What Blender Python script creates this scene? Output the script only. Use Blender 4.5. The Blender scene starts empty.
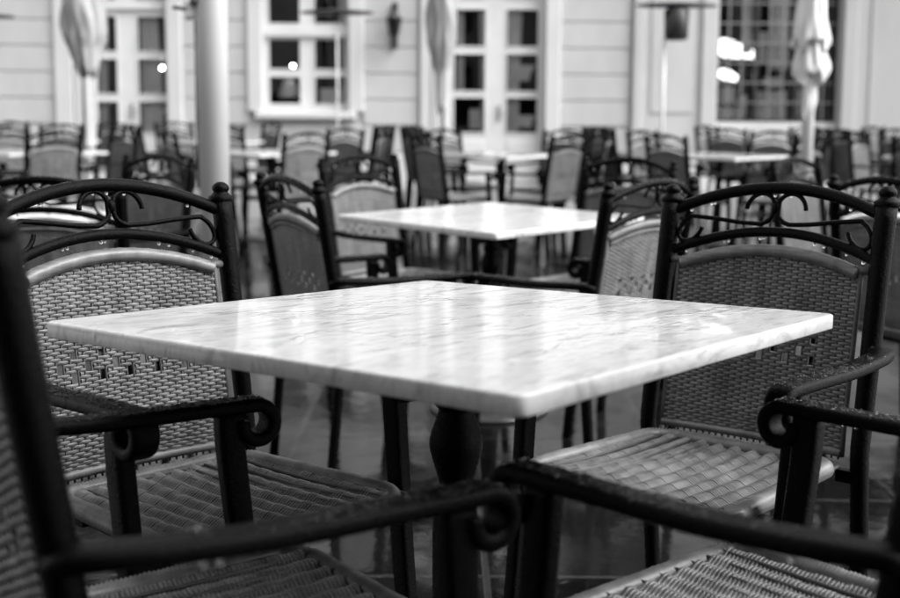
import bpy, math, random
import numpy as np
from mathutils import Vector, Matrix

random.seed(7)
RNG = np.random.default_rng(11)
C = bpy.context.scene.collection
R = math.radians
PI = math.pi

# ------------------------------------------------------------------ ground profile
SLOPE = 0.065
def gz(y):
    """height of the square: level in front, rising gently to the building"""
    t = y - 3.2
    w = 0.5
    if t < -w: return 0.0
    if t < w: return SLOPE * (t + w) ** 2 / (4 * w)
    return SLOPE * t
def gtilt(y):
    t = y - 3.2; w = 0.5
    if t < -w: return 0.0
    if t < w: return math.atan(SLOPE * (t + w) / (2 * w))
    return math.atan(SLOPE)

# ------------------------------------------------------------------ materials
def mat(name):
    m = bpy.data.materials.new(name); m.use_nodes = True
    nt = m.node_tree
    return m, nt, nt.nodes['Principled BSDF']
def g(v): return (v, v, v, 1)
def node(nt, typ, **kw):
    n = nt.nodes.new(typ)
    for k, v in kw.items(): setattr(n, k, v)
    return n
def noise(nt, scale, detail=4, rough=.6, vec=None, stretch=None, coord='Object', loc=None):
    tc = node(nt, 'ShaderNodeTexCoord')
    src = tc.outputs[coord]
    mp = node(nt, 'ShaderNodeMapping')
    if stretch: mp.inputs['Scale'].default_value = stretch
    if loc: mp.inputs['Location'].default_value = loc
    nt.links.new(src, mp.inputs[0])
    n = node(nt, 'ShaderNodeTexNoise')
    n.inputs['Scale'].default_value = scale
    n.inputs['Detail'].default_value = detail
    n.inputs['Roughness'].default_value = rough
    nt.links.new(mp.outputs[0], n.inputs['Vector'])
    return n
def ramp(nt, fac, stops):
    r = node(nt, 'ShaderNodeValToRGB')
    el = r.color_ramp.elements
    while len(el) < len(stops): el.new(0.5)
    for e, (p, v) in zip(el, stops):
        e.position = p; e.color = g(v)
    nt.links.new(fac, r.inputs[0])
    return r
def bump(nt, bs, h, strength, dist):
    b = node(nt, 'ShaderNodeBump')
    b.inputs['Strength'].default_value = strength
    b.inputs['Distance'].default_value = dist
    nt.links.new(h, b.inputs['Height'])
    nt.links.new(b.outputs[0], bs.inputs['Normal'])
    return b
def mulc(nt, a, b, fac=1.0, mode='MULTIPLY'):
    m = node(nt, 'ShaderNodeMix', data_type='RGBA', blend_type=mode)
    m.inputs[0].default_value = fac
    nt.links.new(a, m.inputs[6]); nt.links.new(b, m.inputs[7])
    return m.outputs[2]

M = {}
def build_materials():
    # black wet wrought iron
    m, nt, b = mat('iron'); M['iron'] = m
    n = noise(nt, 60, 5)
    c = ramp(nt, n.outputs[0], [(.3, .0004), (.75, .0012)])
    nt.links.new(c.outputs[0], b.inputs['Base Color'])
    r = ramp(nt, n.outputs[0], [(.3, .14), (.7, .34)])
    nt.links.new(r.outputs[0], b.inputs['Roughness'])
    b.inputs['Specular IOR Level'].default_value = .07
    n2 = noise(nt, 230, 4, .7)
    bump(nt, b, n2.outputs[0], .6, .003)
    # wicker strands; seat copy is paler, its light and wet gloss put into the colour
    for nm, lo, hi in (('wicker', .10, .245), ('wicker_seat_lit', .13, .31), ('wicker_rim', .17, .32)):
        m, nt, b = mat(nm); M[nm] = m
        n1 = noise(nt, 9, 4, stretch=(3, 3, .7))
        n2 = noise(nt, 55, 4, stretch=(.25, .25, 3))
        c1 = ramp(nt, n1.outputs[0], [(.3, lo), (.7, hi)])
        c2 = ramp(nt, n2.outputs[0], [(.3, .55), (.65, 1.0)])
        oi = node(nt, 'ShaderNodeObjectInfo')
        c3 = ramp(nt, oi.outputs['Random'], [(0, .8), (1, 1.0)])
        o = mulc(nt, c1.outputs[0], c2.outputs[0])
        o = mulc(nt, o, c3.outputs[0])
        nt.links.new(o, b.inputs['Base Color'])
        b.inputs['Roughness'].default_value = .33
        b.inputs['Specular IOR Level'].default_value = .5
    m, nt, b = mat('wicker_rib'); M['rib'] = m
    n0 = noise(nt, 30, 3); c = ramp(nt, n0.outputs[0], [(.3, .05), (.7, .09)]); nt.links.new(c.outputs[0], b.inputs['Base Color']); b.inputs['Roughness'].default_value = .6
    # marble
    m, nt, b = mat('marble'); M['marble'] = m
    n0 = noise(nt, 2.2, 6, .65, stretch=(1, 3.2, 1.0))
    n1 = noise(nt, 7, 7, .7, stretch=(1, 5, 2))
    n1.inputs['Distortion'].default_value = 1.2
    v = ramp(nt, n1.outputs[0], [(.30, .80), (.46, 1.0), (.52, .97), (.585, .78), (.66, 1.0)])
    c0 = ramp(nt, n0.outputs[0], [(.3, .54), (.6, .70)])
    n5 = noise(nt, 22, 5, .62, stretch=(.35, 1.5, .6)); n5.inputs['Distortion'].default_value = .8
    v5 = ramp(nt, n5.outputs[0], [(.34, .42), (.47, 1.0), (.58, .95), (.64, .48), (.70, 1.0)])
    oo = mulc(nt, c0.outputs[0], v.outputs[0], .6)
    nt.links.new(mulc(nt, oo, v5.outputs[0], .6), b.inputs['Base Color'])
    w = noise(nt, 5.5, 4, .55, stretch=(1, 1.6, 1))
    rr = ramp(nt, w.outputs[0], [(.40, .14), (.5, .06), (.57, .02)])
    nt.links.new(rr.outputs[0], b.inputs['Roughness'])
    b.inputs['IOR'].default_value = 1.5
    w2 = noise(nt, 38, 3, .5, stretch=(1, 1.7, 1))
    mx = node(nt, 'ShaderNodeMath', operation='MULTIPLY')
    mk = ramp(nt, w.outputs[0], [(.42, .35), (.56, .12), (.585, 1.0)])
    nt.links.new(w2.outputs[0], mx.inputs[0]); nt.links.new(mk.outputs[0], mx.inputs[1])
    bump(nt, b, mx.outputs[0], .32, .003)
    # wet paving
    m, nt, b = mat('wet_paving'); M['paving'] = m
    tc = node(nt, 'ShaderNodeTexCoord')
    br = node(nt, 'ShaderNodeTexBrick')
    mp = node(nt, 'ShaderNodeMapping'); mp.inputs['Location'].default_value = (.53, .58, 0)
    nt.links.new(tc.outputs['Object'], mp.inputs[0]); nt.links.new(mp.outputs[0], br.inputs['Vector'])
    br.offset = 0; br.inputs['Scale'].default_value = 1
    br.inputs['Brick Width'].default_value = .62; br.inputs['Row Height'].default_value = .62
    br.inputs['Mortar Size'].default_value = .009; br.inputs['Mortar Smooth'].default_value = .4
    br.inputs['Color1'].default_value = g(.005); br.inputs['Color2'].default_value = g(.014)
    br.inputs['Mortar'].default_value = g(.04)
    n0 = noise(nt, 1.1, 5, .6); n1 = noise(nt, 45, 5, .7)
    c0 = ramp(nt, n0.outputs[0], [(.3, .5), (.7, 1.0)])
    c1 = ramp(nt, n1.outputs[0], [(.3, .7), (.7, 1.0)])
    o = mulc(nt, br.outputs[0], c0.outputs[0]); o = mulc(nt, o, c1.outputs[0])
    nt.links.new(o, b.inputs['Base Color'])
    n3 = noise(nt, 2.6, 6, .62, loc=(3, 7, 0)); rr = ramp(nt, n3.outputs[0], [(.40, .025), (.53, .08), (.64, .24)])
    nt.links.new(rr.outputs[0], b.inputs['Roughness'])
    n2 = noise(nt, 14, 4, .6)
    ad = node(nt, 'ShaderNodeMath', operation='SUBTRACT')
    nt.links.new(n2.outputs[0], ad.inputs[0]); nt.links.new(br.outputs['Fac'], ad.inputs[1])
    bump(nt, b, ad.outputs[0], .22, .004); b.inputs['Specular IOR Level'].default_value = .38
    # plaster
    for nm, lo, hi in (('plaster', .45, .57), ('plaster_grey', .36, .45), ('stone', .18, .28), ('trim', .56, .66), ('plinth', .60, .72)):
        m, nt, b = mat(nm); M[nm] = m
        n0 = noise(nt, .9, 6, .65, stretch=(1, 1, .45)); n1 = noise(nt, 120, 3)
        c = ramp(nt, n0.outputs[0], [(.3, lo), (.6, hi)])
        nt.links.new(c.outputs[0], b.inputs['Base Color'])
        b.inputs['Roughness'].default_value = .75
        bump(nt, b, n1.outputs[0], .15, .003)
    # painted joinery
    m, nt, b = mat('white_paint'); M['paint'] = m
    n0 = noise(nt, 5, 4)
    c = ramp(nt, n0.outputs[0], [(.3, .70), (.7, .78)])
    nt.links.new(c.outputs[0], b.inputs['Base Color']); b.inputs['Roughness'].default_value = .35
    # glass
    m, nt, b = mat('window_glass'); M['glass'] = m
    out = nt.nodes['Material Output']; nt.nodes.remove(b)
    tr = node(nt, 'ShaderNodeBsdfTransparent'); gl = node(nt, 'ShaderNodeBsdfGlossy')
    gl.inputs['Roughness'].default_value = .02
    fr = node(nt, 'ShaderNodeFresnel'); fr.inputs['IOR'].default_value = 1.5
    nz = noise(nt, 1.3, 2); bp = node(nt, 'ShaderNodeBump'); bp.inputs['Strength'].default_value = .04
    nt.links.new(nz.outputs[0], bp.inputs['Height']); nt.links.new(bp.outputs[0], gl.inputs['Normal'])
    mx = node(nt, 'ShaderNodeMixShader')
    nt.links.new(fr.outputs[0], mx.inputs[0]); nt.links.new(tr.outputs[0], mx.inputs[1]); nt.links.new(gl.outputs[0], mx.inputs[2])
    nt.links.new(mx.outputs[0], out.inputs['Surface'])
    # interior
    m, nt, b = mat('dark_interior'); M['interior'] = m
    n0 = noise(nt, 1.5, 4); c = ramp(nt, n0.outputs[0], [(.3, .02), (.7, .08)])
    nt.links.new(c.outputs[0], b.inputs['Base Color']); b.inputs['Roughness'].default_value = .7
    # fabrics
    for nm, lo, hi in (('canvas', .58, .72), ('curtain', .62, .80), ('canvas_grey', .27, .38)):
        m, nt, b = mat(nm); M[nm] = m
        n0 = noise(nt, 6, 5, stretch=(1, 1, .3)); c = ramp(nt, n0.outputs[0], [(.3, lo), (.7, hi)])
        nt.links.new(c.outputs[0], b.inputs['Base Color']); b.inputs['Roughness'].default_value = .85
    # painted white metal, dull steel
    m, nt, b = mat('mast_paint'); M['mast'] = m
    n0 = noise(nt, 3, 4, stretch=(1, 1, .2)); c = ramp(nt, n0.outputs[0], [(.3, .55), (.7, .68)])
    nt.links.new(c.outputs[0], b.inputs['Base Color']); b.inputs['Roughness'].default_value = .4
    m, nt, b = mat('steel'); M['steel'] = m
    n0 = noise(nt, 20, 4); c = ramp(nt, n0.outputs[0], [(.3, .25), (.7, .4)])
    nt.links.new(c.outputs[0], b.inputs['Base Color']); b.inputs['Roughness'].default_value = .35
    b.inputs['Metallic'].default_value = .8
    m, nt, b = mat('dark_metal'); M['dark'] = m
    n0 = noise(nt, 20, 4); c = ramp(nt, n0.outputs[0], [(.3, .012), (.7, .03)])
    nt.links.new(c.outputs[0], b.inputs['Base Color']); b.inputs['Roughness'].default_value = .45
    m, nt, b = mat('base_metal'); M['base'] = m
    n0 = noise(nt, 14, 5); c = ramp(nt, n0.outputs[0], [(.3, .03), (.7, .09)])
    nt.links.new(c.outputs[0], b.inputs['Base Color']); b.inputs['Roughness'].default_value = .28
    # water
    m, nt, b = mat('water_bead'); M['water'] = m
    b.inputs['Base Color'].default_value = g(1); b.inputs['Transmission Weight'].default_value = 1
    b.inputs['IOR'].default_value = 1.33; b.inputs['Roughness'].default_value = 0
    n0 = noise(nt, 200, 1); bump(nt, b, n0.outputs[0], .1, .001)
    # lit bulbs, and a glow standing in for parasol reflections
    for nm, e in (('lit_bulb', 26.0), ('reflection_glow', 1.0)):
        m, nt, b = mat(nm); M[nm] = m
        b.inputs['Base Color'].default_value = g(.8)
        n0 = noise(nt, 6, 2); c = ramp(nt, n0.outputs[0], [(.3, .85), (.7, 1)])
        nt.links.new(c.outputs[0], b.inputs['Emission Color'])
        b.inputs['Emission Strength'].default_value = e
build_materials()

# ------------------------------------------------------------------ mesh helpers
class MB:
    def __init__(s): s.v = []; s.f = []; s.sm = []; s.n = 0
    def add(s, verts, faces, smooth=True):
        verts = np.asarray(verts, float); o = s.n
        s.v.append(verts); s.n += len(verts)
        s.f += [[i + o for i in f] for f in faces]
        s.sm += [smooth] * len(faces)
        return s
    def box(s, x0, x1, y0, y1, z0, z1, bev=0.0):
        if bev <= 0:
            v = [(x, y, z) for x in (x0, x1) for y in (y0, y1) for z in (z0, z1)]
            f = [(0, 1, 3, 2), (4, 6, 7, 5), (0, 4, 5, 1), (2, 3, 7, 6), (0, 2, 6, 4), (1, 5, 7, 3)]
            return s.add(v, f, False)
        b = min(bev, (x1 - x0) * .45, (y1 - y0) * .45, (z1 - z0) * .45)
        v = []; idx = {}
        c = ((x0, x1), (y0, y1), (z0, z1))
        for i in (0, 1):
            for j in (0, 1):
                for k in (0, 1):
                    for ax in range(3):
                        p = []
                        for a, h in enumerate((i, j, k)):
                            q = c[a][h]
                            if a != ax: q += b if h == 0 else -b
                            p.append(q)
                        idx[(i, j, k, ax)] = len(v); v.append(p)
        f = []
        for ax in range(3):
            a, d = [q for q in range(3) if q != ax]
            for h in (0, 1):
                loop = []
                for (m, n) in ((0, 0), (1, 0), (1, 1), (0, 1)):
                    t = [0, 0, 0]; t[ax] = h; t[a] = m; t[d] = n
                    loop.append(idx[(*t, ax)])
                f.append(loop)
        for ax in range(3):
            a, d = [q for q in range(3) if q != ax]
            for m in (0, 1):
                for n in (0, 1):
                    t0 = [0, 0, 0]; t1 = [0, 0, 0]
                    t0[ax] = 0; t1[ax] = 1
                    t0[a] = t1[a] = m; t0[d] = t1[d] = n
                    f.append([idx[(*t0, a)], idx[(*t1, a)], idx[(*t1, d)], idx[(*t0, d)]])
        for i in (0, 1):
            for j in (0, 1):
                for k in (0, 1):
                    f.append([idx[(i, j, k, 0)], idx[(i, j, k, 1)], idx[(i, j, k, 2)]])
        return s.add(v, f, False)
    def sweep(s, path, section, side=None, up=(0, 0, 1), closed=False, scale=None, caps=True):
        P = np.asarray(path, float); n = len(P)
        if closed: T = np.roll(P, -1, 0) - np.roll(P, 1, 0)
        else:
            T = np.empty_like(P); T[1:-1] = P[2:] - P[:-2]; T[0] = P[1] - P[0]; T[-1] = P[-1] - P[-2]
        T /= np.linalg.norm(T, axis=1)[:, None]
        if side is not None:
            S = np.tile(np.asarray(side, float), (n, 1))
            S -= T * (S * T).sum(1)[:, None]
        else:
            S = np.cross(T, np.asarray(up, float))
            ln = np.linalg.norm(S, axis=1)
            if ln.min() < 1e-3: S = np.cross(T, np.array([0, 1., 0]) if abs(up[1]) < .5 else np.array([1., 0, 0]))
        S /= np.linalg.norm(S, axis=1)[:, None]
        N = np.cross(S, T)
        sec = np.asarray(section, float); k = len(sec)
        sc = np.ones(n) if scale is None else np.asarray(scale, float)
        V = P[:, None, :] + sc[:, None, None] * (S[:, None, :] * sec[None, :, 0:1] + N[:, None, :] * sec[None, :, 1:2])
        f = []
        for i in range(n if closed else n - 1):
            a = i * k; b = ((i + 1) % n) * k
            for j in range(k):
                j2 = (j + 1) % k
                f.append((a + j, a + j2, b + j2, b + j))
        if not closed and caps:
            f.append(tuple(range(k - 1, -1, -1))); f.append(tuple((n - 1) * k + j for j in range(k)))
        return s.add(V.reshape(-1, 3), f)
    def tube(s, path, r, sides=10, **kw): return s.sweep(path, circ(r, sides), **kw)
    def lathe(s, prof, seg=24, center=(0, 0), pleat=None, squash=1.0):
        v = []; f = []
        for r, z in prof:
            for j in range(seg):
                a = 2 * PI * j / seg
                rr = r * (1 + (pleat(a, z) if pleat else 0))
                v.append((center[0] + rr * math.cos(a), center[1] + rr * math.sin(a) * squash, z))
        n = len(prof)
        for i in range(n - 1):
            for j in range(seg):
                j2 = (j + 1) % seg
                f.append((i * seg + j, i * seg + j2, (i + 1) * seg + j2, (i + 1) * seg + j))
        f.append(tuple(range(seg - 1, -1, -1))); f.append(tuple((n - 1) * seg + j for j in range(seg)))
        return s.add(v, f)
    def ball(s, c, r, seg=10, rings=7, sq=(1, 1, 1)):
        v = [(c[0], c[1], c[2] - r * sq[2])]; f = []
        for i in range(1, rings):
            t = PI * i / rings
            for j in range(seg):
                a = 2 * PI * j / seg
                v.append((c[0] + r * sq[0] * math.sin(t) * math.cos(a), c[1] + r * sq[1] * math.sin(t) * math.sin(a), c[2] - r * sq[2] * math.cos(t)))
        v.append((c[0], c[1], c[2] + r * sq[2])); L = len(v) - 1
        for j in range(seg):
            j2 = (j + 1) % seg
            f.append((0, 1 + j2, 1 + j))
            for i in range(rings - 2):
                a = 1 + i * seg; f.append((a + j, a + j2, a + seg + j2, a + seg + j))
            f.append((L, 1 + (rings - 2) * seg + j, 1 + (rings - 2) * seg + j2))
        return s.add(v, f)
    def build(s, name, material, parent=None, sharp=None):
        me = bpy.data.meshes.new(name)
        me.from_pydata(np.concatenate(s.v).tolist(), [], s.f)
        me.polygons.foreach_set('use_smooth', s.sm)
        me.update(); me.materials.append(M[material] if isinstance(material, str) else material)
        if sharp:
            try: me.set_sharp_from_angle(angle=R(sharp))
            except Exception: pass
        o = bpy.data.objects.new(name, me); C.objects.link(o)
        if parent: o.parent = parent
        return o
def circ(r, n=10): return [(r * math.cos(2 * PI * i / n), r * math.sin(2 * PI * i / n)) for i in range(n)]
def rrect(w, h, r, n=3):
    out = []
    for cx, cy, a0 in ((w / 2 - r, h / 2 - r, 0), (-w / 2 + r, h / 2 - r, 90), (-w / 2 + r, -h / 2 + r, 180), (w / 2 - r, -h / 2 + r, 270)):
        for i in range(n + 1):
            a = R(a0 + 90 * i / n); out.append((cx + r * math.cos(a), cy + r * math.sin(a)))
    return out
def smooth_path(pts, n=8):
    """Catmull-Rom through points"""
    P = np.asarray(pts, float); P = np.vstack([2 * P[0] - P[1], P, 2 * P[-1] - P[-2]])
    out = []
    for i in range(1, len(P) - 2):
        for t in np.arange(n) / n:
            a, b, c, d = P[i - 1], P[i], P[i + 1], P[i + 2]
            out.append(.5 * (2 * b + (c - a) * t + (2 * a - 5 * b + 4 * c - d) * t * t + (3 * b - a - 3 * c + d) * t ** 3))
    out.append(P[-2]); return np.array(out)
def resample(P, step):
    P = np.asarray(P, float); d = np.r_[0, np.cumsum(np.linalg.norm(np.diff(P, axis=0), axis=1))]
    n = max(2, int(d[-1] / step) + 1); t = np.linspace(0, d[-1], n)
    return np.stack([np.interp(t, d, P[:, k]) for k in range(3)], 1)
def tag(o, label=None, cat=None, group=None, kind=None):
    if label: o['label'] = label
    if cat: o['category'] = cat
    if group: o['group'] = group
    if kind: o['kind'] = kind
    return o
def empty(name, loc=(0, 0, 0)):
    o = bpy.data.objects.new(name, None); C.objects.link(o); o.location = loc; o.empty_display_size = .1
    return o
def copy_tree(o, parent=None):
    c = o.copy(); C.objects.link(c)
    if parent: c.parent = parent
    for ch in list(o.children): copy_tree(ch, c)
    return c
def place(o, x, y, rz):
    """stand a thing on the (possibly sloping) square"""
    o.rotation_mode = 'ZYX'
    o.location = (x, y, gz(y)); o.rotation_euler = (gtilt(y), 0, rz)

# ------------------------------------------------------------------ armchair (faces local +Y)
POST_X = .222
def yb(z):
    return -.236 - (z - .45) * .155 if z > .45 else -.236 - (.45 - z) * .10
def bow(x): return -.022 * (1 - (x / POST_X) ** 2)      # rails and panel curve backwards
def wrapped(mb, path, r, strand=.0036, sides=9, closed=False, gap=None):
    """a tube wrapped with fine strands: ring grooves along it"""
    P = np.asarray(path, float)
    if closed: P = np.vstack([P, P[:1]])
    P = resample(P, strand / 2)
    if closed: P = P[:-1]
    if len(P) % 2: P = P[:-1] if closed else P
    jit = RNG.uniform(-.035, .035, len(P))
    sc = np.where(np.arange(len(P)) % 2 == 0, 1.0 + jit, .74)
    mb.sweep(P, circ(r, sides), closed=closed, scale=sc)

def make_armchair():
    root = empty('armchair')
    # --- rear posts, each running from floor to finial
    for s in (-1, 1):
        zs = np.r_[np.linspace(0, .44, 7), np.linspace(.46, .90, 14)]
        path = [(s * POST_X, yb(z), z) for z in zs]
        p = MB(); p.sweep(path, circ(.0185, 14), up=(0, 1, 0), scale=np.linspace(.82, 1.05, len(zs)))
        post = p.build('back_post', 'iron', root)
        f = MB(); x = s * POST_X; y = yb(.91)
        prof = [(.019, .889), (.0225, .893), (.0235, .901), (.0175, .905), (.0135, .910), (.0140, .911), (.0160, .915), (.0160, .919), (.0130, .924), (.008, .9275), (.003, .929)]
        f.lathe(prof, 16, (x, y)); f.build('finial', 'iron', post)
    # --- arched rails
    xs = np.linspace(-POST_X + .008, POST_X - .008, 41)
    def rail(z0, rise, r, name):
        q = 1 - (xs / POST_X) ** 2
        z = z0 + rise * q
        path = np.stack([xs, np.array([yb(v) for v in z]) + np.array([bow(x) for x in xs]), z], 1)
        m = MB(); m.sweep(path, [(a * 1.0, b * 1.05) for a, b in circ(r, 12)])
        return m.build(name, 'iron', root)
    rail(.873, .050, .0110, 'top_rail'); rail(.789, .049, .0092, 'lower_rail')
    # --- scrollwork between the rails, mirrored halves
    m = MB()
    for s in (-1, 1):
        pts = []
        # hook, big C at the middle, long stem, end curl   (u across, v up; v=0 mid between the rails at that u)
        cu, cv, cr = .036, .003, .0295
        for a in np.linspace(178, -92, 20): pts.append((cu - .004 + cr * math.cos(R(a)) * -1, cv + cr * math.sin(R(a))))
        pts = [(u, v) for u, v in pts]
        eu, ev, er = .176, -.010, .024
        pts.append((.075, -.020)); pts.append((.12, -.006))
        for a in np.linspace(100, -170, 18): pts.append((eu + er * math.cos(R(a)), ev + er * math.sin(R(a))))
        P3 = []
        for u, v in pts:
            x = s * max(u, .0055); q = 1 - (x / POST_X) ** 2
            z = .831 + .0495 * q + v
            P3.append((x, yb(z) + bow(x), z))
        P3 = smooth_path(P3, 3)
        m.tube(P3, .0045, 8, up=(0, 1, .15))
    z = .886; m.ball((0, yb(z) + bow(0), z), .010, 10, 7, (.8, .9, 1.3))
    m.build('scrollwork', 'iron', root)
    # --- wicker backrest
    W = .188
    arch = lambda x: .772 + .034 * (1 - (x / W) ** 2)
    zb = .446
    pitch = .0135; nr = int(2 * W / pitch)
    rib = MB(); rows = MB()
    ry = lambda x, z: yb(z) + bow(x) + .006
    ribx = [(-W + .006 + k * (2 * W - .012) / nr) for k in range(nr + 1)]
    rp = ribx[1] - ribx[0]
    for x in ribx:
        zz = np.linspace(zb - .012, arch(x) - .008, 6)
        rib.tube([(x, ry(x, z), z) for z in zz], .0021, 5, up=(0, 1, 0))
    # openwork: staggered little square holes
    holes = []
    for j, zc in enumerate((.640, .621, .602)):
        for k in range(-2, 3):
            x = (k + (.5 if j % 2 else 0)) * rp * 4 - rp * .5
            k0 = round((x - ribx[0]) / rp)
            holes.append((ribx[0] + k0 * rp - .0005, ribx[0] + (k0 + 1) * rp + .0005, zc - .0072, zc + .0072))
    rh = .0056; n = int((.805 - zb) / rh)
    sec = [(-.0014, -.0021), (0, -.0034), (.0014, -.0021), (.0014, .0021), (0, .0034), (-.0014, .0021)]
    for i in range(n):
        z = zb + i * rh
        xlim = W
        if z + .010 > .772: xlim = W * math.sqrt(max(0, 1 - (z + .010 - .772) / .034))
        if xlim < .02: continue
        X = np.arange(-W, W + 1e-6, rp / 4); X = X[np.abs(X) <= xlim]
        runs = [[]]
        for x in X:
            if any(h[0] < x < h[1] and h[2] < z < h[3] for h in holes):
                if runs[-1]: runs.append([])
            else: runs[-1].append(x)
        amp = .0017
        jz = RNG.uniform(-.0005, .0005)
        for rn in runs:
            if len(rn) < 3: continue
            path = []
            for x in rn:
                ph = PI * (x - ribx[0]) / rp + PI * (i % 2)
                path.append((x, ry(x, z) + amp * math.cos(ph), z + jz + .0005 * math.sin(40 * x + i)))
            rows.sweep(path, sec, up=(0, 0, 1), caps=False)
    back = rows.build('backrest', 'wicker', root)
    for sx in (-1, 1): # dark side stiles and shoulder pegs in the wicker panel
        zz = np.linspace(.44, .774, 8)
        rib.tube([(sx * (W + .001), ry(sx * W, z), z) for z in zz], .0052, 8, up=(0, 1, 0))
        rib.tube([(sx * (W - .012), ry(W, .776), .776), (sx * (POST_X - .012), yb(.776), .776)], .0075, 8)
    ob = rib.build('backrest_rib', 'rib', back)
    m = MB(); xr = np.linspace(-W + .004, W - .004, 60)
    path = np.array([(x, ry(x, arch(x)) + .002, arch(x) - .004) for x in xr])
    wrapped(m, path, .0135, .0052)
    mh = MB(); wrapped(mh, [(x, ry(x, .449), .447) for x in np.linspace(-W, W, 20)], .0085, .0046); mh.build('backrest_hem', 'wicker_rim', back)
    # braided edge just under the roll
    for k in range(2):
        pb = [(x, ry(x, arch(x) - .022) - .004 + .003 * math.sin(x * 420 + k * PI), arch(x) - .0225 + .003 * math.cos(x * 420 + k * PI)) for x in np.linspace(-W + .01, W - .01, 150)]
        m.tube(pb, .0026, 6)
    m.build('backrest_rim', 'wicker_rim', back)
    # --- seat
    ZS = .441
    def half(y): return .186 + (y + .215) / .43 * .020
    seat = MB(); Y0, Y1 = -.212, .190
    dip = lambda x, y: ZS - .012 - .010 * (1 - (x / .22) ** 2) * (1 - (y / .22) ** 2)
    rpx = .036; sp = .0062; nst = int((Y1 - Y0 - .02) / sp)
    sec2 = [(.0031 * math.cos(a), .0026 * math.sin(a)) for a in np.linspace(0, 2 * PI, 9)[:-1]]
    for i in range(nst):
        y = Y0 + .012 + i * sp
        h = half(y) - .006
        blk = (i // 4) % 2
        X = np.linspace(-h, h, 90)
        path = [(x, y + RNG.uniform(-.0003, .0003), dip(x, y) + .0040 * math.cos(2 * PI * x / rpx) + .0008 * math.cos(PI * x / rpx + PI * blk)) for x in X]
        seat.sweep(path, sec2, up=(0, 0, 1), caps=False)
    so = seat.build('seat', 'wicker_seat_lit', root)
    rb = MB()
    for k in range(-6, 7):
        x0 = k * rpx * .93
        rb.tube([(x0 * .97, Y0, dip(x0, Y0)), (x0, 0, dip(x0, 0)), (x0 * 1.04, Y1, dip(x0, Y1))], .0034, 6)
    rb.build('seat_rib', 'rib', so)
    m = MB(); rc = .045; loop = []
    for cx, cy, a0 in ((half(Y1) - rc, Y1 - rc, 0), (-half(Y1) + rc, Y1 - rc, 90), (-half(Y0) + rc, Y0 + rc, 180), (half(Y0) - rc, Y0 + rc, 270)):
        for a in np.linspace(a0, a0 + 90, 9): loop.append((cx + rc * math.cos(R(a)), cy + rc * math.sin(R(a)), ZS - .014 - (.008 if cy > 0 else 0) * max(0, math.sin(R(a)))))
    wrapped(m, loop, .0160, .0062, 10, closed=True)
    m.build('seat_rim', 'wicker_rim', so)
    m = MB()
    lp = [(x * .90, y * .90, .410) for x, y, _ in loop]
    m.sweep(lp, rrect(.018, .026, .004, 2), closed=True)
    for y in (-.12, .12): m.box(-.195, .195, y - .011, y + .011, .403, .414)
    for sx in (-1, 1):   # side brackets to the front legs and posts
        m.box(min(sx * .190, sx * .250), max(sx * .190, sx * .250), .118, .134, .398, .420)
        m.box(min(sx * .185, sx * .225), max(sx * .185, sx * .225), -.238, -.222, .398, .420)
    m.build('seat_frame', 'iron', root)
    # --- arms with rolled scroll ends, front legs
    AX = .262; AZ = .630
    for s in (-1, 1):
        pts = [(s * (POST_X + .006), -.266, AZ + .002), (s * (POST_X + .022), -.258, AZ + .004), (s * (AX - .006), -.225, AZ + .004), (s * AX, -.18, AZ + .002), (s * AX, -.08, AZ - .004), (s * AX, .06, AZ - .004)]
        P = list(smooth_path(pts, 6))
        cr = .0255; cy = .146; cz = AZ - .004 - cr
        for a in np.linspace(90, -195, 26):
            rr = cr - .003 * (90 - a) / 285
            P.append(np.array((s * AX, cy + rr * math.cos(R(a)), cz + rr * math.sin(R(a)))))
        m = MB()
        n = len(P); sc = np.ones(n)
        m.sweep(P, rrect(.042, .0195, .0075, 3), side=(1, 0, 0), scale=sc)
        # end boss of the roll
        m.build('arm', 'iron', root)
        lp = smooth_path([(s * (AX - .001), .108, AZ - .012), (s * AX, .111, .56), (s * (AX - .002), .122, .45), (s * (AX - .006), .138, .30), (s * (AX - .006), .158, .12), (s * (AX - .004), .172, .0)], 5)
        m = MB(); m.sweep(lp, rrect(.030, .038, .008, 3), side=(1, 0, 0), scale=np.linspace(1.02, .86, len(lp)))
        m.build('front_leg', 'iron', root)
    # --- rain beads on arms and rails
    m = MB()
    for s in (-1, 1):
        for k in range(320):
            y = RNG.uniform(-.23, .155); x = s * AX + RNG.uniform(-.017, .017)
            r = RNG.uniform(.0009, .0034)
            if y < -.19: x = s * (AX - (-.19 - y) * .35) + RNG.uniform(-.012, .012)
            m.ball((x, y, AZ + .0061 + (.004 if y < -.15 else -.001)), r, 7, 5, (1, 1, .75))
        for k in range(5):
            m.ball((s * AX + RNG.uniform(-.012, .012), RNG.uniform(-.2, .08), AZ - .0142), .003, 7, 5, (1, 1, 1.2))
    def drip(x, z, r):
        m.ball((x, yb(z) + bow(x), z), r, 8, 6, (1, 1, 1.25))
    for k in range(9):
        x = RNG.uniform(-.19, .19); q = 1 - (x / POST_X) ** 2; drip(x, .873 + .050 * q - .0145, RNG.uniform(.0022, .0036))
    for k in range(9):
        x = RNG.uniform(-.19, .19); q = 1 - (x / POST_X) ** 2; drip(x, .789 + .049 * q - .0122, RNG.uniform(.0022, .0036))
    for k in range(70):
        x = RNG.uniform(-.2, .2); q = 1 - (x / POST_X) ** 2
        z = .873 + .050 * q + .0108; m.ball((x, yb(z) + bow(x) + RNG.uniform(-.006, .006), z), RNG.uniform(.0008, .002), 6, 4, (1, 1, .7))
    o = m.build('water_bead', 'water', root); o['kind'] = 'stuff'
    return root

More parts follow.
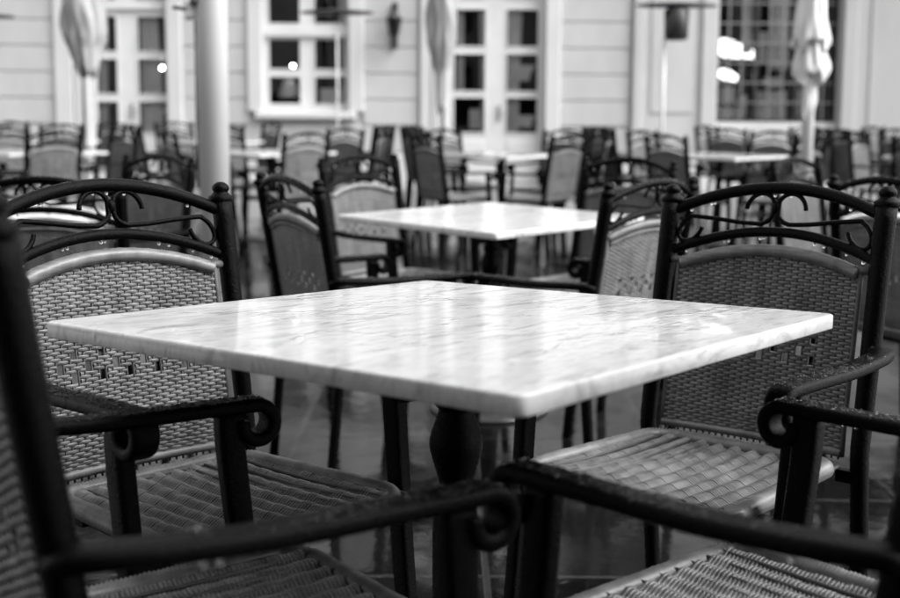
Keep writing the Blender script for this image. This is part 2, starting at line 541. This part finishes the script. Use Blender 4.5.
CHAIR = make_armchair()
_first = [True]
def chair(x, y, phi, label, group):
    o = CHAIR if _first[0] else copy_tree(CHAIR)
    _first[0] = False
    place(o, x, y, R(phi) - PI / 2)
    tag(o, label, 'armchair', group)
    return o

# ------------------------------------------------------------------ marble table
def make_table():
    root = empty('cafe_table')
    m = MB()
    # slab: rounded plan, rounded edges
    sx, sy, top, th = .822, .803, .740, .0225
    plan = rrect(sx, sy, .014, 4)
    rows = [(-.0022, top - th), (-.0005, top - th + .0007), (0, top - th + .002), (0, top - .0032), (-.0009, top - .0010), (-.0028, top - .0001), (-.004, top)]
    V = []; k = len(plan)
    for off, z in rows:
        for (x, y) in plan:
            V.append((x * (1 + 2 * off / sx), y * (1 + 2 * off / sy), z))
    f = []
    for i in range(len(rows) - 1):
        for j in range(k):
            j2 = (j + 1) % k; f.append((i * k + j, i * k + j2, (i + 1) * k + j2, (i + 1) * k + j))
    m.add(V, f)
    m.add(V[-k:], [tuple(range(k))], False)
    m.add(V[:k], [tuple(range(k - 1, -1, -1))], False)
    m.build('tabletop', 'marble', root)
    m = MB()
    for a in (45, 135):
        c, s = math.cos(R(a)), math.sin(R(a))
        m.sweep([(-.34 * c, -.34 * s, .704), (.34 * c, .34 * s, .704)], rrect(.04, .016, .004, 2))
    m.lathe([(.085, .690), (.085, .6965)], 24)
    m.build('top_bracket', 'iron', root)
    m = MB()
    prof = [(.085, .022), (.062, .035), (.046, .06), (.040, .10), (.036, .16), (.034, .30), (.034, .40), (.033, .44), (.026, .475), (.024, .495), (.031, .52), (.0385, .548), (.038, .566), (.030, .59), (.0255, .605), (.031, .612), (.031, .62), (.0255, .628), (.0265, .655), (.032, .675), (.042, .6895)]
    pp = smooth_path([(r, z, 0) for r, z in prof], 3)
    m.lathe([(p[0], p[1]) for p in pp], 24)
    m.build('column', 'iron', root)
    m = MB()
    m.lathe([(.222, 0.001), (.226, .006), (.222, .014), (.205, .019), (.12, .023), (.05, .030), (.03, .034)], 40)
    m.build('base_plate', 'base', root)
    return root
TABLE = make_table(); _ft = [True]
def table(x, y, deg, label):
    o = TABLE if _ft[0] else copy_tree(TABLE)
    _ft[0] = False
    place(o, x, y, R(deg)); tag(o, label, 'table', 'square marble cafe tables')
    return o

# ------------------------------------------------------------------ the seats nearest the camera
GN = 'armchairs around the front table'
table(.010, 1.571, 51.3, 'large sharp white marble table in the foreground, wet with rain')
chair(-.350, 1.710, -41.5, 'wicker armchair facing us at the left of the front marble table', GN)
chair(.412, 1.908, 227, 'wicker armchair facing us at the right of the front marble table', GN)
chair(-.236, 1.205, 36, 'nearest armchair at lower left, its dark post and long wet arm cut off', GN)
chair(.369, 1.226, 131.5, 'nearest armchair at lower right, its long wet arm crossing the corner', GN)

# ------------------------------------------------------------------ further tables, each with four armchairs
OFF = [(-.38, -.61, 31), (-.30, .405, -39), (.21, -.68, 137), (.365, .28, 225)]
POS = ['near left', 'far left', 'near right', 'far right']
def dining_set(x, y, deg, tlabel, name, group, jit=.05, skip=(), turn=6):
    table(x, y, deg, tlabel)
    for k, (dx, dy, ph) in enumerate(OFF):
        if k in skip: continue
        chair(x + dx + random.uniform(-jit, jit), y + dy + random.uniform(-jit, jit), ph + random.uniform(-turn, turn), 'wicker armchair at ' + POS[k] + ' of ' + name, group)
dining_set(.152, 4.15, 45, 'white marble table in the middle, just beyond the front table', 'the middle table', 'armchairs around the middle table', 0, (), 0)
dining_set(-1.78, 4.15, 40, 'marble table left of the middle one, behind the left front armchair', 'the table left of the middle one', 'armchairs of the second row', .02, (2,))
chair(-1.21, 3.50, 97, 'armchair with arched rail just behind the left front armchair, back towards us', 'armchairs of the second row')
dining_set(2.02, 4.2, 50, 'marble table right of the middle one, behind the right front armchair', 'the table right of the middle one', 'armchairs of the second row', .02)
G3 = 'armchairs of the third row'
for x, nm in ((-3.42, 'the third-row table before the left door'), (-1.54, 'the third-row table below the left window'), (.43, 'the third-row table before the middle door'), (2.26, 'the third-row table left of the white parasol'), (4.2, 'the third-row table right of the white parasol')):
    dining_set(x, 9.4 + random.uniform(-.1, .1), 45 + random.uniform(-5, 5), 'blurred marble table, ' + nm.replace('table ', 'one '), nm, G3, .06)
G4 = 'armchairs of the rearmost row'
for x, nm in ((-4.35, 'the rearmost table left of the left door'), (-2.60, 'the rearmost table right of the left door'), (3.35, 'the rearmost table before the shop window'), (5.2, 'the rearmost table before the grey wall')):
    dining_set(x, 12.0 + random.uniform(-.15, .15), 45 + random.uniform(-8, 8), 'small blurred marble table, ' + nm.replace('table ', 'one '), nm, G4, .08, (), 12)
def huddle(cx, y0, ph, n, where, dx=.03, dy=.42):
    for k in range(n):
        chair(cx + k * dx + random.uniform(-.03, .03), y0 + k * dy, ph + random.uniform(-9, 9), ('nearest', 'middle', 'rearmost')[k if n == 3 else 2 * k] + ' armchair in the huddle ' + where, G4)
huddle(-1.00, 10.9, 165, 3, 'below the right edge of the left window', .02)
huddle(-.13, 10.7, 20, 3, 'at the left jamb of the middle door', .02)
huddle(1.18, 10.7, 160, 3, 'right of the middle door', .03)
huddle(1.72, 10.9, 28, 3, 'below the pilaster with the burner heater', .03)
huddle(4.05, 10.8, 12, 2, 'just right of the white parasol pole', .02)
chair(-3.12, 7.8, 22, 'dark side-on armchair cut off by the left edge of the picture', 'armchairs of the third row')

# ------------------------------------------------------------------ ground
def make_ground():
    ys = [-30, -10, 0, 1.5, 2.4] + list(np.linspace(2.7, 3.7, 11)) + [5, 8, 12, 16, 22, 40]
    xs = [-40, -12, -5, 0, 5, 12, 40]
    V = [(x, y, gz(y)) for y in ys for x in xs]; k = len(xs)
    f = [(i * k + j, i * k + j + 1, (i + 1) * k + j + 1, (i + 1) * k + j) for i in range(len(ys) - 1) for j in range(k - 1)]
    m = MB(); m.add(V, f); o = m.build('ground', 'paving'); o['kind'] = 'structure'
make_ground()

# ------------------------------------------------------------------ camera
CAM = Vector((0, 0, .94)); F = 1100.0; PITCH = .1102; ROLL = .006
cam_d = bpy.data.cameras.new('camera'); cam = bpy.data.objects.new('camera', cam_d); C.objects.link(cam)
cam_d.sensor_width = 36; cam_d.lens = F / 900 * 36
cam.matrix_world = Matrix.Translation(CAM) @ Matrix.Rotation(PI / 2 - PITCH, 4, 'X') @ Matrix.Rotation(ROLL, 4, 'Z')
cam_d.clip_end = 500; cam_d.clip_start = .02
cam_d.dof.use_dof = True; cam_d.dof.focus_distance = 1.78; cam_d.dof.aperture_fstop = 3.3; cam_d.dof.aperture_blades = 0
bpy.context.scene.camera = cam

def at(px, py, Y):
    """real point at depth Y seen at photo position px, py (used to read sizes off the facade)"""
    dx = (px - 450) / F; dy = -(py - 299) / F
    d = cam.matrix_world.to_3x3() @ Vector((dx, dy, -1))
    return CAM + d * (Y / d.y)
def fx(px, py=90): return at(px, py, YF).x
def fz(py, px=450): return at(px, py, YF).z
YF = 15.0

# ------------------------------------------------------------------ building
bld = empty('cafe_building', (0, YF, gz(YF)))
tag(bld, 'pale cafe facade with grooved plaster courses, glazed doors and windows', 'building')
BZ = gz(YF)
def B(mb, name, material, parent=bld):
    o = mb.build(name, material, parent)
    p = parent
    if p is bld: o.location = (0, -YF, -BZ)
    return o
X0, X1, ZT = -13.0, 13.0, 7.2
ZG = BZ - .05
ROLLTAN = ROLL
D1 = (fx(90), fx(168), ZG, fz(3)); D1T = (fx(90), fx(168), fz(1) , fz(-38))
D2 = (fx(446), fx(545), ZG, fz(3));
W1 = (fx(263), fx(349), fz(113), fz(-45))
SH = (fx(716), fx(839), fz(120), fz(-60))
D1 = (D1[0], D1[1], ZG, fz(-40)); D2 = (D2[0], D2[1], ZG, fz(-40))
up = []
for cx in (fx(129), fx(306), fx(495), fx(677), fx(830), fx(-60), fx(980)):
    up.append((cx - .58, cx + .58, 4.9, 6.5))
side_win = [(fx(-150), fx(-60), fz(113), fz(-45)), (fx(985), fx(1075), fz(113), fz(-45))]
openings = [D1, D2, W1, SH] + up + side_win
def carve(x0, x1, z0, z1, holes):
    xs = sorted({x0, x1} | {min(max(h[i], x0), x1) for h in holes for i in (0, 1)})
    zs = sorted({z0, z1} | {min(max(h[i], z0), z1) for h in holes for i in (2, 3)})
    out = []
    for a, b in zip(zs[:-1], zs[1:]):
        if b - a < 1e-4: continue
        run = None
        for c, d in zip(xs[:-1], xs[1:]):
            mx, mz = (c + d) / 2, (a + b) / 2
            solid = not any(h[0] < mx < h[1] and h[2] < mz < h[3] for h in holes)
            if solid: run = [run[0], d] if run else [c, d]
            elif run: out.append((*run, a, b)); run = None
        if run: out.append((*run, a, b))
    return out
RX = fx(632); GX = fx(842)
mb = MB()
for (a, b, c, d) in carve(X0, X1, ZG - .3, ZT, openings): mb.box(a, b, YF + .03, YF + .32, c, d)
B(mb, 'wall', 'plaster')
# rusticated courses, proud of the wall with open joints
grow = lambda h, e: (h[0] - e, h[1] + e, h[2] - e, h[3] + e)
SUR = .20
keep = [grow(h, SUR) for h in [D1, D2, W1] + up + side_win] + [(fx(418), fx(448), ZG, 9), (RX - .02, 20, -1, 3.9), (fx(56), fx(92), -1, 4.2)]
mb = MB(); course = .345; z = fz(152)
zlist = []
while z < ZT - .4: zlist.append(z); z += course
for z in zlist:
    for (a, b, c, d) in carve(X0, X1, z + .006, z + course - .006, keep):
        if b - a > .03 and d - c > .03: mb.box(a, b, YF - .004, YF + .028, c, d, .008)
B(mb, 'plaster_course', 'plaster')
mb = MB()
for (a, b, c, d) in carve(X0, X1, ZG - .2, fz(155), [grow(h, .0) for h in (D1, D2)]): mb.box(a, b, YF - .05, YF + .027, c, d, .012)
B(mb, 'plinth', 'plinth')
mb = MB(); mb.box(X0, X1, YF - .10, YF + .02, 4.02, 4.10, .015); mb.box(X0, X1, YF - .16, YF + .02, 4.103, 4.22, .02)
mb.box(X0, X1, YF - .35, YF + .02, ZT - .2, ZT + .15, .04); B(mb, 'cornice', 'trim')
# pale pilaster field right of the middle door and grey bay at the right
mb = MB()
mb.box(RX, fx(641), YF - .06, YF + .026, fz(153), 3.9, .01)
mb.box(fx(641) + .003, fx(700), YF - .02, YF + .026, fz(153), 3.9)
mb.box(fx(700) + .003, SH[0] - .003, YF - .07, YF + .026, fz(153), 3.9, .01)
mb.box(fx(650), fx(692), YF - .035, YF - .022, fz(112), fz(-40), .006)
mb.box(SH[0], SH[1], YF - .02, YF + .026, fz(153), SH[2] - .06, .01)
B(mb, 'pilaster', 'plaster')
mb = MB()
mb.box(SH[1] + .003, fx(853), YF - .10, YF + .026, fz(153), 3.9, .01)
for (a, b, c, d) in carve(fx(853) + .003, X1, fz(153), 3.9, [grow(side_win[1], .2)]): mb.box(a, b, YF - .03, YF + .026, c, d)
mb.box(fx(868), fx(871), YF - .045, YF - .032, fz(150), 3.8)
B(mb, 'side_bay', 'plaster_grey')
# broad pale strips beside the doors
mb = MB(); mb.box(fx(56), fx(74), YF - .05, YF + .026, fz(153), 4.0, .012)
B(mb, 'door_pilaster', 'trim'); mb = MB(); mb.box(fx(420), fx(430), YF - .045, YF + .026, fz(153), 4.0, .012)
B(mb, 'door_pilaster', 'trim')

def surround(h, name='surround', sill=True, w=SUR):
    m = MB(); a, b, c, d = h
    m.box(a - w, a, YF - .045, YF + .028, c - (.0 if sill else 0), d, .012); m.box(b, b + w, YF - .045, YF + .028, c, d, .012)
    m.box(a - w, b + w, YF - .055, YF + .028, d + .003, d + w, .012)
    if sill: m.box(a - .10, b + .10, YF - .10, YF + .028, c - .10, c - .003, .015)
    return B(m, name, 'trim')
def glazed(name, h, xs, zs, bar, panel_z=None, handle=False, transom=None):
    """joinery filling an opening; xs, zs are the pane grids (lists of (lo, hi))"""
    a, b, c, d = h; y0, y1 = YF + .13, YF + .19
    holes = [(x0, x1, z0, z1) for x0, x1 in xs for z0, z1 in zs]
    m = MB()
    for (p, q, r, s) in carve(a, b, c, d, holes): m.box(p, q, y0, y1, r, s)
    # raised stiles for relief
    for x0, x1 in xs:
        for z0, z1 in zs:
            t = .022
            for (p, q, r, s) in carve(x0 - t, x1 + t, z0 - t, z1 + t, [(x0, x1, z0, z1)]): m.box(p, q, y0 - .012, y0 - .001, r, s)
    if transom: m.box(a, b, y0 - .05, y0 - .013, transom[0], transom[1], .01)
    if panel_z:
        for x0, x1 in xs: m.box(x0 + .01, x1 - .01, y0 - .014, y0 - .002, panel_z[0], panel_z[1], .01)
    jo = B(m, name, 'paint')
    for x0, x1, z0, z1 in holes:
        m = MB(); m.box(x0 + .001, x1 - .001, YF + .155, YF + .161, z0 + .001, z1 - .001); m.build('pane', 'glass', jo)
    if handle:
        xm = (xs[0][1] + xs[1][0]) / 2; zc = BZ + 1.05
        m = MB(); m.box(xm + .03, xm + .06, y0 - .025, y0 - .013, zc - .12, zc + .1, .004)
        m.tube([(xm + .045, y0 - .02, zc), (xm + .045, y0 - .06, zc), (xm + .16, y0 - .06, zc)], .009, 8); m.build('handle', 'steel', jo)
    return jo
X = lambda a, b: (fx(a), fx(b))
Z = lambda a, b: (fz(b), fz(a))
surround(D1, sill=False); surround(D2, sill=False); surround(W1)
glazed('door', D1, [X(94, 115), X(136, 164)], [Z(103, 134), Z(60, 95), Z(17, 52), Z(-36, 0)], .05, (BZ + .12, fz(142)), True, (fz(11), fz(4)))
glazed('door', D2, [X(454, 485), X(507, 538)], [Z(97, 132), Z(53, 90), Z(8, 45), Z(-36, -4)], .05, (BZ + .12, fz(140)), True)
glazed('window', W1, [X(268, 299), X(314, 345)], [Z(77, 104), Z(39, 69), Z(-10, 23), Z(-42, -16)], .05, None, False, (fz(37), fz(27)))
shx = [X(720, 756), X(760, 797), X(801, 836)]
jo = glazed('shop_window', SH, shx, [(SH[2] + .04, fz(-20)), (fz(-24), fz(-57))], .04); jo.data.materials[0] = M['dark']
m = MB()
for k in range(1, 9):
    x = SH[0] + (SH[1] - SH[0]) * k / 9
    m.box(x - .012, x + .012, YF + .122, YF + .128, SH[2] + .03, fz(-57))
for k in range(1, 9):
    z = SH[2] + (fz(-20) - SH[2]) * k / 7
    m.box(SH[0] + .03, SH[1] - .03, YF + .114, YF + .120, z - .010, z + .010)
m.build('lattice', 'steel', jo)
for h in up + side_win:
    surround(h); a, b, c, d = h; mid = (a + b) / 2; q = (d - c)
    glazed('window', h, [(a + .07, mid - .06), (mid + .06, b - .07)], [(c + .07, c + q * .33), (c + q * .37, c + q * .64), (c + q * .70, d - .07)], .05)
# dim room behind the glass
m = MB(); ya, ybk = YF + .33, YF + 4.0
m.box(X0, X1, ybk, ybk + .1, ZG, ZT); m.box(X0, X1, ya, ybk, ZG - .1, ZG); m.box(X0, X1, ya, ybk, 4.0, 4.1); m.box(X0, X1, ya, ybk, ZT - .1, ZT)
for x in (X0, fx(215), fx(400), fx(620), fx(848), X1 - .1): m.box(x, x + .1, ya, ybk, ZG, ZT - .11)
B(m, 'room', 'interior')
def curtain(x0, x1, z0, z1, folds, y=YF + .235, taper=0.0, side=1):
    m = MB(); n = folds * 8; V = []
    zs = np.linspace(z1, z0, 10)
    for z in zs:
        t = (z1 - z) / (z1 - z0)
        for th in (0, .006):
            for i in range(n + 1):
                u = i / n; w = (x1 - x0) * (1 - taper * math.sin(t * PI * .5))
                xx = (x0 + u * w) if side > 0 else (x1 - u * w)
                V.append((xx, y + th + .022 * math.sin(u * folds * 2 * PI) * (.6 + .4 * t), z))
    k = n + 1; f = []
    for r in range(len(zs) - 1):
        for i in range(n):
            a = r * 2 * k + i; f.append((a, a + 1, a + 2 * k + 1, a + 2 * k)); a += k; f.append((a, a + 2 * k, a + 2 * k + 1, a + 1))
    m.add(V, f); return B(m, 'curtain', 'curtain')
curtain(fx(137), fx(152), fz(140), fz(-30), 4, taper=-.4, side=1).location.z -= 0
curtain(fx(94), fx(106), fz(140), fz(-30), 3, taper=.3)
curtain(fx(478), fx(488), fz(140), fz(-30), 3, taper=.3, side=-1)
curtain(fx(508), fx(524), fz(140), fz(-30), 4, taper=.25)
curtain(fx(457), fx(464), fz(95), fz(-30), 2)
curtain(fx(335), fx(346), fz(104), fz(-30), 3, taper=.4, side=-1)
for k, (a_, b_, c_, d_) in enumerate(((724, 740, 100, 84), (744, 752, 112, 92), (768, 785, 84, 74), (800, 812, 112, 86), (820, 832, 60, 30), (762, 770, 60, 28))):
    curtain(fx(a_), fx(b_), fz(c_), fz(d_), 3, YF + .24)
curtain(fx(746), fx(755), fz(50), fz(-40), 3); curtain(fx(775), fx(792), fz(66), fz(-40), 4); curtain(fx(806), fx(820), fz(118), fz(-40), 4); curtain(fx(762), fx(792), fz(118), fz(88), 8); curtain(fx(722), fx(750), fz(118), fz(104), 8)  # the half-height one at mid-window stands in for white chairs reflected there
curtain(fx(509), fx(536), fz(79), fz(63), 4, taper=.2); curtain(fx(470), fx(485), fz(128), fz(108), 3, taper=.3); curtain(fx(512), fx(537), fz(126), fz(114), 5, taper=.15); curtain(fx(140), fx(162), fz(128), fz(110), 4, taper=.3); curtain(fx(318), fx(343), fz(104), fz(88), 4)
# lit pendants inside, a table lamp on the sill, glowing stand-ins for reflections
def pendant(px, py, r, label):
    p = at(px, py, YF + .42); m = MB(); m.ball((0, 0, 0), r, 14, 9); e = empty('pendant_lamp', p)
    b = m.build('bulb', 'lit_bulb', e); m = MB(); m.tube([(0, 0, r * .8), (0, 0, 4.0 - p.z)], .006, 6); m.lathe([(.02, r * .8), (.024, r * 1.2), (.01, r * 1.9)], 12); m.build('cord', 'dark', e)
    tag(e, label, 'lamp', 'lit bulbs behind the panes')
pendant(162, 68, .020, 'small lit round bulb glowing behind the left door')
pendant(293, 66, .018, 'small lit round bulb glowing behind the left window')
def shade_lamp(px, py, w, h, label):
    p = at(px, py, YF + .55); e = empty('table_lamp', (p.x, p.y, p.z - h * 1.9)); m = MB()
    m.lathe([(w, h * 1.9), (w * .95, h * 1.95), (w * .42, h * 2.9), (w * .3, h * 2.95)], 24); m.build('lamp_or_reflection', 'reflection_glow' if w > .3 else 'canvas', e)
    m = MB(); m.lathe([(w * .5, 0), (w * .5, .02), (.03, .05), (.05, h * .6), (.03, h * 1.2), (.012, h * 1.4), (.012, h * 1.92)], 18); m.build('lamp_base', 'dark', e)
    tag(e, label, 'lamp')
shade_lamp(289, 98, .17, .24, 'table lamp with pale cone shade inside the left window')
def glowing_reflection(pts, label):
    """added glowing shape standing in for a white parasol reflected in the shop window"""
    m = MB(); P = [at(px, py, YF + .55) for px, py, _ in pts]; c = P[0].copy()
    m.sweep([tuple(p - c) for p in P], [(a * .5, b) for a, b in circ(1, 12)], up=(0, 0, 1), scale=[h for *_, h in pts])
    e = empty('parasol_reflection', c); m.build('lamp_or_reflection', 'reflection_glow', e)
    m = MB(); m.tube([(0, .02, 0), (.02, 3.2, .0)], .012, 6); m.build('bracket', 'dark', e)  # rod added to hold the glowing shape
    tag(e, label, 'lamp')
glowing_reflection([(718, 46, .10), (726, 48, .13), (738, 51, .10), (748, 53, .075), (757, 56, .04)], 'long glowing shape standing in for a parasol reflection high in the shop window')
glowing_reflection([(719, 73, .06), (727, 75, .075), (737, 79, .04)], 'small glowing shape standing in for a reflection, below the long one in the shop window')

# ------------------------------------------------------------------ wall lantern between window and middle door
p = at(394, 24, YF - .22); e = empty('wall_lantern', p); tag(e, 'dark iron wall lantern hanging between window and middle door', 'lantern')
m = MB(); m.lathe([(.05, -.16), (.065, -.14), (.10, .05), (.115, .06), (.04, .14), (.012, .17)], 6); m.build('lantern_body', 'dark', e)
m = MB(); m.tube(smooth_path([(0, .20, -.22), (0, .13, -.25), (0, .02, -.30)], 4), .012, 8); m.tube(smooth_path([(0, .2, .22), (0, .1, .29), (0, 0, .26), (0, 0, .17)], 5), .012, 8); m.box(-.04, .04, .165, .2, -.3, .3, .01); m.build('bracket', 'dark', e)

# ------------------------------------------------------------------ parasols
def folded_parasol(px, Y, prof, lean, label, pole_r, canopy='canvas'):
    b = at(px, 170, Y); zb0 = gz(Y); e = empty('folded_parasol', (b.x, Y, zb0)); tag(e, label, 'parasol', 'folded parasols')
    pr = [((at(px + r, py, Y).x - b.x), at(px, py, Y).z - zb0) for py, r in prof]
    pr = smooth_path([(r, z, 0) for r, z in pr], 4)
    rng = random.Random(int(px)); ph = [rng.uniform(0, 6.28) for _ in range(4)]
    pl = lambda a, z: .13 * math.cos(3 * a + ph[0] + 1.3 * math.sin(z * 5 + ph[3])) + .09 * abs(math.sin(4 * a + ph[1] + .9 * math.sin(z * 9))) * 2 - .09 + .06 * math.cos(11 * a + ph[2] + z * 6) + .05 * math.sin(z * 11 + 2 * a)
    m = MB(); m.lathe([(p[0], p[1]) for p in pr], 72, pleat=pl); vv = m.v[0]; aa = np.arctan2(vv[:, 1], vv[:, 0]); vv[:, 2] += .035 * np.cos(4 * aa + ph[1]) + .025 * np.cos(7 * aa + ph[2]); c = m.build('canopy', canopy, e)
    top = max(p[1] for p in pr)
    m = MB(); m.tube([(0, 0, .05), (0, 0, top + .05)], pole_r, 14, up=(0, 1, 0)); m.build('pole', 'mast' if pole_r > .03 else 'steel', e)
    zt = min(p[1] for p in pr)
    m = MB(); m.lathe([(pole_r * 1.6, zt + .30), (pole_r * 1.8, zt + .33), (pole_r * 1.6, zt + .36)], 16); m.ball((0, 0, top + .07), .04, 10, 7); m.build('finial', 'dark', e)
    m = MB(); m.box(-.28, .28, -.28, .28, 0.002, .05, .012); m.lathe([(.06, .05), (.05, .35), (pole_r * 1.15, .36)], 18); m.build('base', 'dark', e)
    if lean: c.rotation_euler = (0, lean, 0); c.location.x = -math.sin(lean) * 2.6
    return e
folded_parasol(806, 8.0, [(-110, 2), (-95, 7), (-40, 15), (5, 19), (36, 22.5), (44, 23), (47, 18), (52, 18), (64, 19.5), (74, 19.5), (78, 16), (80, 10), (92, 9), (106, 9), (116, 7)], 0, 'white folded parasol on a pale pole before the shop window', .042)
folded_parasol(86, 11.2, [(-95, 2), (-80, 7), (-30, 13), (10, 15), (35, 15), (48, 11), (60, 9), (70, 7), (74, 3)], -.03, 'pale folded parasol hanging before the left door', .015, 'canvas_grey')
folded_parasol(443, 11.0, [(-95, 2), (-80, 8), (-30, 13), (10, 15), (40, 14), (55, 11), (66, 8), (73, 6), (100, 5), (112, 3)], .02, 'pale folded parasol at the left jamb of the middle door', .015, 'canvas_grey')
# thick white mast
b = at(215, 200, 6.0); e = empty('parasol_mast', (b.x, 6.0, gz(6.0))); tag(e, 'thick plain white mast standing behind the left front armchair', 'mast')
m = MB(); m.lathe([(.082, .04), (.081, 4.2)], 40); m.build('pole', 'mast', e)
m = MB(); m.lathe([(.30, .002), (.30, .03), (.27, .045), (.12, .06), (.10, .12), (.084, .13)], 36); m.build('base', 'dark', e)
zc = at(196, 10, 6.0).z - gz(6.0)
m = MB(); m.box(-.14, -.079, -.03, .03, zc - .05, zc + .05, .012); m.build('clamp', 'mast', e)
m = MB(); m.tube([(-.12, -.02, zc), (-.20, -.03, zc + .008)], .010, 8); m.ball((-.085, -.05, zc + .035), .022, 10, 8); m.build('crank_handle', 'dark', e)
m = MB(); m.tube([(-.088, -.01, zc - .06), (-.087, -.012, zc - .6), (-.086, -.01, zc - .95)], .006, 6); m.build('cord', 'dark', e)

# ------------------------------------------------------------------ unseen canvas roof, added and slanted to darken the foreground
e = empty('added_awning', (0, -3, 0)); e.rotation_euler = (0, 0, R(9)); tag(e, 'unseen dark canvas roof on posts, added to shade the nearest armchairs', 'added_awning')
m = MB(); m.sweep([(-5.5, 0, 2.9), (5.5, 0, 2.9)], [(-3.0, .35), (-3.0, .37), (3.6, -.23), (3.6, -.25)], up=(0, 0, 1)); m.build('canopy', 'interior', e, 10)
for x in (-5.3, 5.3):
    for y in (-2.8, 2.6):
        m = MB(); m.tube([(x, y, 0), (x, y, 2.6)], .04, 12, up=(0, 1, 0)); m.build('post', 'mast', e)

# ------------------------------------------------------------------ patio heaters
def heater(px, py, Y, label, pole_dx=0.0, head=False, rpx=36):
    c = at(px, py, Y); zg = gz(Y); h = c.z - zg; r = rpx / F * Y
    e = empty('patio_heater', (c.x, Y, zg)); tag(e, label, 'heater', 'patio heaters')
    m = MB(); m.lathe([(r * .97, h - .018), (r, h - .012), (r, h - .004), (r * .9, h + .006), (r * .4, h + .02), (.03, h + .03)], 40, squash=.32); m.build('reflector', 'dark', e)
    m = MB()
    if head: m.lathe([(.10, h - .34), (.115, h - .33), (.125, h - .06), (.09, h - .03), (.05, h - .019)], 24)
    else: m.lathe([(.02, h - .10), (.026, h - .09), (.03, h - .04), (.02, h - .019)], 20)
    m.build('burner', 'dark', e)
    m = MB(); m.tube([(pole_dx, 0, .06), (pole_dx, 0, h - (.30 if head else .09))], .016 if head else .012, 10, up=(0, 1, 0))
    m.tube([(pole_dx, 0, h - .31), (0, 0, h - .31)], .014, 8) if pole_dx else None
    m.build('pole', 'mast', e)
    m = MB(); m.lathe([(.23, .002), (.23, .05), (.2, .06), (.18, .5), (.12, .54), (.03, .56)], 28); m.build('base', 'dark', e)
heater(337, 12, 11.2, 'thin patio heater with flat dark reflector before the left window')
heater(677, 5, 11.2, 'patio heater with dark burner head right of the middle door', -.115, True, 40)
heater(-22, 16, 11.2, 'patio heater cut off by the left edge, only its reflector tip showing')

# ------------------------------------------------------------------ the houses across the square, mirrored in the panes
for k, (xc, wd, ht, yy) in enumerate(((-11, 11, 11, -17), (1, 12.5, 13, -18), (13.5, 12, 10, -17))):
    e = empty('town_house', (xc, yy, 0)); tag(e, ('grey town house across the square, left of the tall one', 'tall grey town house across the square', 'low grey town house across the square, right of the tall one')[k], 'building')
    wins = [(-wd / 2 + .9 + i * 2.1, -wd / 2 + 2.0 + i * 2.1, .9 + j * 3.1, 2.7 + j * 3.1) for i in range(int((wd - 1) / 2.1)) for j in range(int(ht / 3.1))]
    m = MB()
    for (a, b_, c, d) in carve(-wd / 2, wd / 2, 0, ht, wins): m.box(a, b_, -.35, 0, c, d)
    m.build('wall', ('plaster_grey', 'stone', 'plaster_grey')[k], e)
    m = MB(); m.box(-wd / 2 + .02, wd / 2 - .02, -3, -.36, 0, ht - .02); m.build('core', 'interior', e)
    m = MB(); m.add([(-wd / 2 - .2, .3, ht), (wd / 2 + .2, .3, ht), (wd / 2 + .2, -5, ht + 3.5), (-wd / 2 - .2, -5, ht + 3.5), (-wd / 2 - .2, -5, ht), (wd / 2 + .2, -5, ht)], [(0, 1, 2, 3), (0, 3, 4), (1, 5, 2), (0, 4, 5, 1), (3, 2, 5, 4)], False); m.build('roof', 'dark', e)

# ------------------------------------------------------------------ light
EL, AZ = 48, 74     # sun elevation; azimuth measured clockwise from -Y (behind the camera) towards +X... softened by cloud
sun_dir = Vector((math.sin(R(AZ)) * math.cos(R(EL)), -math.cos(R(AZ)) * math.cos(R(EL)), math.sin(R(EL))))
sd = bpy.data.lights.new('sun', 'SUN'); sd.energy = .5; sd.angle = R(40); sd.color = (1, 1, 1)
so = bpy.data.objects.new('sun', sd); C.objects.link(so); so.rotation_euler = sun_dir.to_track_quat('Z', 'Y').to_euler()
w = bpy.data.worlds.new('World'); bpy.context.scene.world = w; w.use_nodes = True
nt = w.node_tree; bg = nt.nodes['Background']; bg.inputs['Strength'].default_value = .15
sk = nt.nodes.new('ShaderNodeTexSky'); sk.sky_type = 'NISHITA'; sk.sun_disc = False
sk.sun_elevation = R(EL); sk.sun_rotation = math.atan2(sun_dir.x, sun_dir.y)
sk.dust_density = 4.0; sk.ozone_density = 1.0
bw = nt.nodes.new('ShaderNodeRGBToBW'); nt.links.new(sk.outputs[0], bw.inputs[0]); nt.links.new(bw.outputs[0], bg.inputs['Color'])
sc = bpy.context.scene
sc.view_settings.view_transform = 'Standard'; sc.view_settings.look = 'None'; sc.view_settings.gamma = 1; sc.view_settings.exposure = 1.75
sc.render.engine = 'CYCLES'
sc.cycles.filter_width = 1.1; sc.cycles.max_bounces = 8; sc.cycles.transparent_max_bounces = 12
